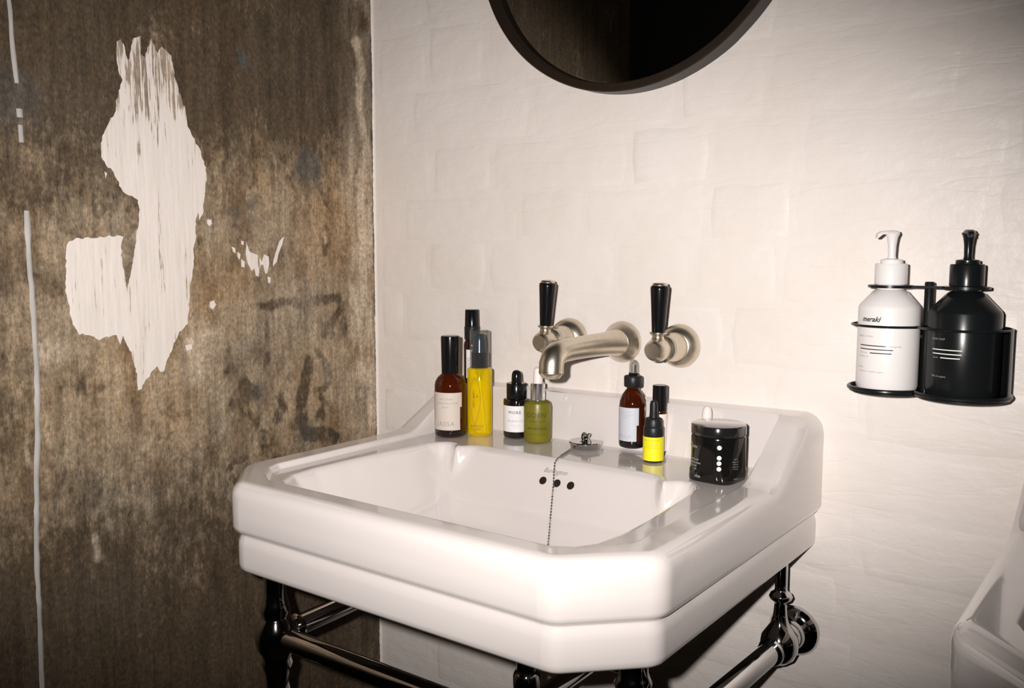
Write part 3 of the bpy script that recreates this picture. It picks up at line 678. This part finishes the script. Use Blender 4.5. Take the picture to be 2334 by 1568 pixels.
# black dropper bottle, white label
x, y = -.138, -.065; A = face_angle(x, y); t = bottle('dropper_bottle', 'black dropper bottle with white label reading MORE', 'bottle', x, y); r = .0199
ob('glass_body', lathe([(0, 0), (r-.003, 0), (r-.0006, .0018), (r, .004), (r, .0565), (r-.0006, .0582), (r-.002, .0590), (.013, .0592), (.012, .061), (0, .061)], 48), 'darkglass', t, sharp=30)
ob('collar', lathe([(0, .0595), (.0150, .0595), (.0152, .0605), (.0152, .0815), (.0146, .0825), (0, .0825)], 40), 'black', t)
ob('rubber_bulb', lathe([(0, .0820), (.0078, .0820), (.0076, .090), (.0072, .0960), (.0056, .1000), (.003, .1018), (0, .1022)], 28), 'black', t)
ob('paper_label', cyl_patch(r, A-1.38, A+1.9, .0105, .0500, 40), 'labwhite', t)
lettering(t, [('MORE', .0066, .0400, A-.14, dict(space=1.15))], 'ink', r)
for tc_ in (text_cyl('Baobab Oil', .0054, r, .0275, A-.10), text_cyl('cold pressed', .0026, r, .0212, A-.1), text_cyl('30 ml', .0026, r, .0180, A-.1)): ob('lettering', tc_, 'inkpale', t, flat=True)

# frosted olive dropper bottle
x, y = -.093, -.073; A = face_angle(x, y); t = bottle('frosted_dropper_bottle', 'frosted olive green dropper bottle with silver collar and white bulb', 'bottle', x, y); r = .0209
ob('frosted_body', lathe([(0, 0), (r-.005, 0), (r-.0014, .0016), (r, .0055), (r, .0535), (r-.0014, .0585), (r-.005, .0612), (.0110, .0622), (0, .0622)], 48), 'green', t, sharp=30)
ob('collar', lathe([(0, .0615), (.0107, .0615), (.0108, .0625), (.0108, .0868), (.0100, .0874), (0, .0874)], 36), 'silver', t, label='brushed silver collar')
ob('rubber_bulb', lathe([(0, .0870), (.0076, .0870), (.0072, .0900), (.0066, .1040), (.0056, .1088), (.003, .1112), (0, .1117)], 28), 'bulb', t, label='pale rubber bulb')
lettering(t, [('ODEN', .0100, .0420, A-.12, dict(space=1.12)), ('BIO BRAEALIS', .0046, .0225, A-.05, dict(bold=.00006)), ('NORDIC FACE OIL', .0030, .0330, A-.05, {}), ('vegan - natural - 30 ml', .0026, .0140, A-.05, {})], 'inkolive', r)

# amber dropper bottle, pale blue label
x, y = .054, -.051; A = face_angle(x, y); t = bottle('amber_dropper_bottle', 'amber dropper bottle with pale blue-grey label, behind the yellow-labelled bottle', 'bottle', x, y); r = .0190
ob('glass_body', lathe([(0, 0), (r-.004, 0), (r-.001, .0015), (r, .005), (r, .060), (r-.0008, .066), (r-.004, .0745), (r-.0085, .0805), (.0088, .0825), (.0085, .0855), (.0085, .088), (0, .088)], 48), 'amber', t, sharp=30)
ob('liquid_base', lathe([(0, -.0), (r-.0035, .0003), (r-.0006, .002), (r+.0002, .005), (r+.0002, .0105), (0, .0105)], 44), 'darkglass', t, sharp=30)
ob('collar', lathe([(0, .0855), (.0120, .0855), (.0128, .087), (.0128, .0990), (.0118, .1008), (.006, .1022), (0, .1022)], 36), 'blackm', t)
ob('bulb_ring', lathe([(0, .102), (.0062, .102), (.0066, .1035), (.0060, .105), (0, .105)], 24), 'black', t)
ob('glass_bulb', lathe([(.0060, .1045), (.0060, .1160), (.0050, .1205), (.0025, .1235), (0, .1242), (0, .1232), (.0022, .1224), (.0042, .1198), (.0050, .1160), (.0050, .1045), (.0060, .1045)], 28), 'clear', t, sharp=30, label='clear bulb')
ob('pipette', lathe([(0, .104), (.0016, .104), (.0016, .117), (0, .1175)], 12), 'inkpale', t)
me_v = join(cyl_patch(r, A-2.0, A+.30, .0108, .0580, 32), cyl_patch(r, A+.30, A+.46, .0335, .0580, 4)); ob('paper_label', me_v, 'labblue', t)
lettering(t, [('JASSA', .0072, .0175, A-.58, dict(space=1.1)), ('face serum', .0034, .052, A-.45, {}), ('sea & marigold', .0034, .048, A-.45, {}), ('30 ML', .0032, .044, A-.5, {})], 'inkpale', r)

# slim roller bottle behind
x, y = .097, -.0465+.0; A = face_angle(x, y); t = bottle('roller_bottle', 'slim amber roller bottle with black cap and cream label, behind the yellow-labelled bottle', 'bottle', x, -.053); r = .0102
ob('glass_body', lathe([(0, 0), (r-.002, 0), (r, .002), (r, .060), (r-.001, .0635), (0, .0640)], 32), 'amber', t, sharp=30)
ob('liquid_base', lathe([(0, 0), (r-.0018, .0002), (r+.0002, .0022), (r+.0002, .0068), (0, .0068)], 32), 'darkglass', t, sharp=30)
ob('cap', lathe([(0, .0630), (r-.0004, .0630), (r-.0003, .064), (r-.0002, .0965), (r-.001, .0975), (0, .0975)], 32), 'black', t)
ob('paper_label', cyl_patch(r, A-1.9, A+1.75, .0070, .0585, 24), 'labcream', t)

# small bottle, yellow label
x, y = .106, -.087; A = face_angle(x, y); t = bottle('small_dropper_bottle', 'small bottle with bright yellow label and black dropper', 'bottle', x, y); r = .0137
ob('glass_body', lathe([(0, 0), (r-.003, 0), (r-.0006, .001), (r, .0035), (r, .0340), (r-.001, .0365), (0, .0368)], 40), 'darkglass', t, sharp=30)
ob('collar', lathe([(0, .0355), (.0134, .0355), (.0137, .037), (.0137, .0465), (.0128, .0482), (.0122, .0490), (.0120, .0560), (.0105, .0592), (.0075, .0602), (0, .0602)], 36), 'blackm', t)
ob('rubber_bulb', lathe([(0, .059), (.0064, .0595), (.0058, .066), (.0056, .0775), (.0046, .0815), (.0025, .0832), (0, .0835)], 24), 'blackm', t)
ob('paper_label', cyl_patch(r, A-2.4, A+2.4, .0032, .0352, 40), 'labyellow', t)
lettering(t, [('ANTIOXIDANT', .0034, .0305, A-.25, {}), ('vitamin c serum for', .0022, .0265, A-.2, {}), ('tired and dull skin', .0022, .0238, A-.2, {}), ('with sea buckthorn', .0022, .0211, A-.2, {}), ('10 ml', .0022, .0120, A-.2, {})], 'inkyel', r)

# bottle with white bulb hidden behind the jar
x, y = .170, -.060; t = bottle('pale_dropper_bottle', 'pale rubber bulb of a dropper bottle standing behind the black jar', 'bottle', x, y); r = .0150
ob('glass_body', lathe([(0, 0), (r-.003, 0), (r, .003), (r, .034), (r-.003, .040), (.008, .043), (0, .043)], 32), 'clear', t, sharp=30)
ob('collar', lathe(rprof(.0095, .042, .054), 28), 'whitep', t)
ob('rubber_bulb', lathe([(0, .0535), (.0068, .0535), (.0066, .068), (.0056, .0738), (.003, .0768), (0, .0775)], 28), 'bulb', t)

# black jar: round lid, softly squared foot
x, y = .2135, -.121; A = face_angle(x, y); t = bottle('black_jar', 'squat black jar with flat lid and white dots, right end of the deck', 'jar', x, y); r = .0332
n = 72; V, Fc = [], []; rings = []
sqa = A+.30+PI/4
def jar_r(a, q):
    c = abs(math.cos(a-sqa)), abs(math.sin(a-sqa)); p = 2+2.2*q
    return (c[0]**p+c[1]**p)**(-1/p)
lv_ = [(0, .965, 1), (.0006, .985, 1), (.0025, 1.0, 1), (.0065, 1.0, .75), (.012, 1.0, .35), (.020, 1.0, 0), (.0535, 1.0, 0), (.0555, .985, 0), (.0562, .955, 0), (.0600, .955, 0)]
V.append((0, 0, 0))
for z, k, q in lv_:
    rings.append(len(V)); V += [(r*k*jar_r(2*PI*i/n, q)/(1+.11*q)*math.cos(2*PI*i/n), r*k*jar_r(2*PI*i/n, q)/(1+.11*q)*math.sin(2*PI*i/n), z) for i in range(n)]
V.append((0, 0, .06))
for i in range(n):
    j = (i+1) % n; Fc.append((0, rings[0]+j, rings[0]+i)); Fc.append((rings[-1]+i, rings[-1]+j, len(V)-1))
    for a, b in zip(rings[:-1], rings[1:]): Fc.append((a+i, a+j, b+j, b+i))
ob('jar_body', (V, Fc), 'tubblack', t, sharp=30)
ob('lid', lathe([(0, .0570), (r-.0006, .0570), (r+.0002, .0577), (r+.0002, .0685), (r-.0004, .0696), (r-.0015, .0700), (0, .0700)], 64), 'lid', t, sharp=30)
dots = []
for z in (.0457, .0332, .0266, .0196, .0076):
    dv = [(0, 0)]+[(.0028*math.cos(2*PI*i/18), .0028*math.sin(2*PI*i/18)) for i in range(18)]
    dots.append(([((r+.0004)*math.cos(A+.04+p/r), (r+.0004)*math.sin(A+.04+p/r), z+q) for p, q in dv], [(0, i+1, (i+1) % 18+1) for i in range(18)]))
for d in dots: ob('printed_dot', d, 'inkwhite', t, flat=True)
lettering(t, [('face Balm', .0058, .0435, A-.82, dict(align='RIGHT', bold=.0001)), ('hydrating and', .0036, .0280, A-.76, dict(align='RIGHT', bold=.0001)), ('nourishing cream', .0036, .0240, A-.66, dict(align='RIGHT', bold=.0001)), ('for day and', .0034, .0200, A-.86, dict(align='RIGHT', bold=.0001)), ('night use', .0034, .0162, A-.86, dict(align='RIGHT', bold=.0001)), ('skin collab', .0048, .0075, A-.66, dict(align='RIGHT', bold=.0001))], 'inkfaded', r)
lettering(t, [(s, .0024, z, A+.68, {}) for s, z in (('50 ml', .0310), ('keep cool', .0280), ('and dry', .0250), ('avoid sun', .0220), ('1.7 fl oz', .0190), ('natural', .0070))], 'inkfaded', r)

# ------------------------------------------------------------------ plug and bead chain
x, y = -.013, -.066; zd = dz(x, y)
pl = thing('plug_and_chain', 'chrome basin plug lying on the deck with its bead chain hanging into the bowl', 'plug', (x, y, zd))
ob('plug_disc', lathe([(0, 0), (.0215, 0), (.0225, .0015), (.0232, .0050), (.0246, .0065), (.0248, .0085), (.0238, .0095), (.0200, .0090), (.0080, .0094), (0, .0094)], 48), 'chrome', pl, sharp=35)
ob('plug_knob', lathe([(0, .0090), (.0060, .0092), (.0046, .0110), (.0042, .0130), (.0058, .0148), (.0052, .0166), (0, .0174)], 24), 'chrome', pl)
def torus(c, R, r, ax1, ax2, n=20): return tube([tuple(Vector(c)+Vector(ax1)*R*math.cos(2*PI*i/n)+Vector(ax2)*R*math.sin(2*PI*i/n)) for i in range(n)], r, 8, closed=True)
ob('split_ring', join(torus((-.001, -.0015, .0150), .0048, .0008, (.8, .6, 0), (.1, 0, 1)), torus((.004, 0, .0175), .0042, .0008, (.3, .9, 0), (.5, -.2, .85)), torus((-.005, .001, .0172), .0040, .0008, (.9, -.4, .1), (.2, .3, .9))), 'chrome', pl)
wp = [(1330, 1003, .010), (1318, 1013, .007), (1307, 1020, .003), (1295, 1031, 0), (1280, 1041, 0), (1270, 1050, 0), (1266, 1058, 0), (1264, 1080, 0), (1263, 1105, 0), (1260, 1135, 0), (1258, 1160, 0), (1255, 1190, 0), (1253, 1220, 0)]
pts = []
for u, v, hh in wp[:]:
    p = on_basin(u, v)
    if hh:
        p = wall_pt(u, v, 2, zd+hh)
        pts.append(Vector((p[0], p[1], zd+hh)))
    else:
        q = Vector((p[0], p[1], basin_z(p[0], p[1])))+bnorm(p[0], p[1])*.0016; pts.append(q)
dd_ = pts[-1]-pts[-3]; dd_.z = 0; dd_.normalize()
for k_ in (.02, .04): q_ = pts[-1]+dd_*.02; pts.append(Vector((q_.x, q_.y, basin_z(q_.x, q_.y)+.0017)))
cum = [0]
for a, b in zip(pts[:-1], pts[1:]): cum.append(cum[-1]+(b-a).length)
def along(s):
    for i in range(len(pts)-1):
        if s <= cum[i+1]: f = (s-cum[i])/max(1e-9, cum[i+1]-cum[i]); return pts[i].lerp(pts[i+1], f)
    return pts[-1]
beads = []; s = 0; O = Vector((x, y, zd))
while s < cum[-1]: beads.append(sphere(along(s)-O, .00165, 10, 6)); s += .0044
beads.append(tube([tuple(p-O) for p in pts], .0004, 6))
bc = ob('bead_chain', join(*beads), 'chrome', pl); bc['kind'] = 'stuff'

# ------------------------------------------------------------------ wall dispenser holder with two bottles
hx = (.392, .472); hy = -.055; hb = .118
hd = thing('bottle_holder', 'black metal double bottle holder fixed to the white wall, right side', 'bottle holder', (0.432, 0, hb))
RL_, RR = .0410, .0490
def eight(Ra, Rb, n=48):            # outline of two overlapping circles (left Ra, right Rb), local to the holder
    out = []; d = .080; xi = (d*d+Ra*Ra-Rb*Rb)/(2*d); h = math.sqrt(Ra*Ra-xi*xi)
    b0 = math.atan2(h, xi-d); a0 = math.atan2(h, xi)
    for i in range(n+1): th = -b0+2*b0*i/n; out.append((.040+Rb*math.cos(th), hy+Rb*math.sin(th)))
    for i in range(1, n): th = a0+(2*PI-2*a0)*i/n; out.append((-.040+Ra*math.cos(th), hy+Ra*math.sin(th)))
    return out
e0 = eight(RL_, RR)
ob('tray', prism(e0, -.0032, -.0004), 'blackp', hd, sharp=30)
ob('tray_rim', tube([(a, b, .0008) for a, b in e0], .0026, 10, closed=True), 'blackp', hd)
def ring(cxl, R_, z, name, rr=.0014):
    return ob(name, tube([(cxl+R_*math.cos(2*PI*i/48), hy+R_*math.sin(2*PI*i/48), z) for i in range(48)], rr, 8, closed=True), 'blackp', hd)
ring(-.040, RL_-.001, .0745, 'middle_ring')
ring(.040, RR-.001, .0745, 'middle_ring')
# sheet wrapped round the back and the right side
sv, sf = [], []; m = 40
arc = [(-.040+RL_*math.cos(th), hy+RL_*math.sin(th)) for th in np.linspace(PI*.60, PI*.18, 14)]+[(.040+RR*math.cos(th), hy+RR*math.sin(th)) for th in np.linspace(PI*.86, -.22, 36)]
for k, (a, b) in enumerate(arc):
    nx = Vector((a-(.040 if k >= 14 else -.040), b-hy, 0)).normalized()*.0014
    sv += [(a, b, 0), (a, b, .0745), (a-nx.x, b-nx.y, .0745), (a-nx.x, b-nx.y, 0)]
for k in range(len(arc)-1):
    o = k*4
    for q in range(4): sf.append((o+q, o+(q+1) % 4, o+4+(q+1) % 4, o+4+q))
sf += [(0, 1, 2, 3), tuple(len(sv)-4+q for q in (3, 2, 1, 0))]
ob('wrap_sheet', (sv, sf), 'blackp', hd, sharp=40)
def neckplate(c, Ro, Ri):
    n = 40; V = [(c+R_*math.cos(2*PI*i/n), hy+R_*math.sin(2*PI*i/n), z) for R_, z in ((Ro, .1178), (Ro, .1208), (Ri, .1208), (Ri, .1178)) for i in range(n)]
    Fc = []
    for k in range(4):
        for i in range(n): j = (i+1) % n; Fc.append((k*n+i, k*n+j, ((k+1) % 4)*n+j, ((k+1) % 4)*n+i))
    return V, Fc
ob('neck_ring', neckplate(-.040, .0245, .0165), 'blackp', hd); ob('neck_ring', neckplate(.040, .0245, .0165), 'blackp', hd)
ob('neck_bar', box(-.018, .018, hy-.004, hy+.004, .1180, .1206), 'blackp', hd)
ob('post', xf(lathe([(0, -.002), (.0052, -.002), (.0052, .1235), (.0044, .1250), (0, .1252)], 20), (0, hy+.010, 0)), 'blackp', hd)
ob('wall_bracket', join(box(-.011, .011, hy+.010, -.0005, .060, .0635), box(-.012, .012, -.0040, .0006, .040, .086)), 'blackp', hd)

def pump_bottle(x, r, m, label, inkm, group, nozzle_a, shoulder):
    t = thing('pump_bottle', label, 'bottle', (x, hy, hb), group=group); A = face_angle(x, hy)
    ob('bottle_body', lathe([(0, -.0002), (r-.004, -.0002), (r-.0012, .0012), (r, .005), (r, shoulder), (r-.0012, shoulder+.003), (.0190, .1135), (.0145, .1160), (.0148, .1215), (0, .1215)], 56), m, t, sharp=28)
    ob('screw_cap', lathe([(0, .1212), (.0172, .1212), (.0178, .122), (.0178, .1440), (.0170, .1455), (0, .1455)], 40), m, t, sharp=30)
    ob('pump_collar', lathe([(0, .145), (.0118, .145), (.0124, .1465), (.0120, .1500), (.006, .1512), (0, .1512)], 32), m, t, sharp=30)
    ob('pump_stem', lathe([(0, .150), (.0052, .150), (.0042, .154), (.0046, .166), (.0058, .1745), (.0074, .1790), (.0078, .1800), (0, .1800)], 24), m, t, sharp=30)
    kk = .74; c, s = math.cos(nozzle_a), math.sin(nozzle_a)
    noz = []
    V = []
    for i, (d, hw, zt_, zb_) in enumerate([(-.0078, .0060, .1826, .1785), (.002, .0074, .1835, .1785), (.010, .0062, .1832, .1790), (.019, .0046, .1824, .1788), (.0245, .0040, .1805, .1755), (.0262, .0036, .1790, .1745)]):
        for sx, z in ((-1, zb_), (1, zb_), (.85, (zt_+zb_)/2+.001), (.55, zt_), (-.55, zt_), (-.85, (zt_+zb_)/2+.001)): V.append((d*kk*c-sx*hw*.9*s, d*kk*s+sx*hw*.9*c, z))
    Fc = [(k*6+i, k*6+(i+1) % 6, (k+1)*6+(i+1) % 6, (k+1)*6+i) for k in range(5) for i in range(6)]+[tuple(range(6)), tuple(range(35, 29, -1))]
    ob('pump_nozzle', (V, Fc), m, t, sharp=50)
    return t, A
t, A = pump_bottle(hx[0], .0340, 'whitep', 'white pump bottle in the left side of the black wall holder', 'ink', 'pump bottles in the wall holder', face_angle(*[hx[0], hy])-1.05, .0945)
r = .0340
lettering(t, [('meraki', .0082, .0822, A-.62, dict(align='CENTER', shear=.4, bold=.0002))], 'ink', r)
bars = lambda L_, R_: join(*[cyl_patch(R_, a0, a1, z-.00055, z+.00055, 20, .0004) for a0, a1, z in L_])
for q in [(A-1.02, A-.07, .0520), (A-1.02, A+.16, .0478), (A-.58, A+.12, .0437)]: ob('printed_bar', bars([q], r), 'ink', t)
for tc_ in (text_cyl('HAND LOTION', .0030, r, .0625, A-.80), text_cyl('dermatologically', .0030, r, .0520, A+.13), text_cyl('soft scent', .0028, r, .0437, A-.84), text_cyl('for daily use', .0028, r, .0395, A-.84), text_cyl('500 ml', .0026, r, .0270, A-.95), text_cyl('16.9 fl.oz / certified organic', .0028, r, .0222, A-.55)): ob('lettering', tc_, 'inkgrey', t, flat=True)
t, A = pump_bottle(hx[1], .0378, 'blackb', 'black pump bottle in the right side of the black wall holder', 'inkwhite', 'pump bottles in the wall holder', face_angle(*[hx[1], hy])+.12, .0915)
r = .0378
for q in [(A-.92, A-.02, .0525), (A-.90, A-.03, .0480), (A-.62, A-.07, .0437)]: ob('printed_bar', bars([q], r), 'inkwhite', t)
for tc_ in (text_cyl('HAND SOAP', .0030, r, .0640, A-.72), text_cyl('gentle', .0026, r, .0437, A-.78), text_cyl('490 ml organic', .0030, r, .0230, A-.66)): ob('lettering', tc_, 'inkfaded', t, flat=True)
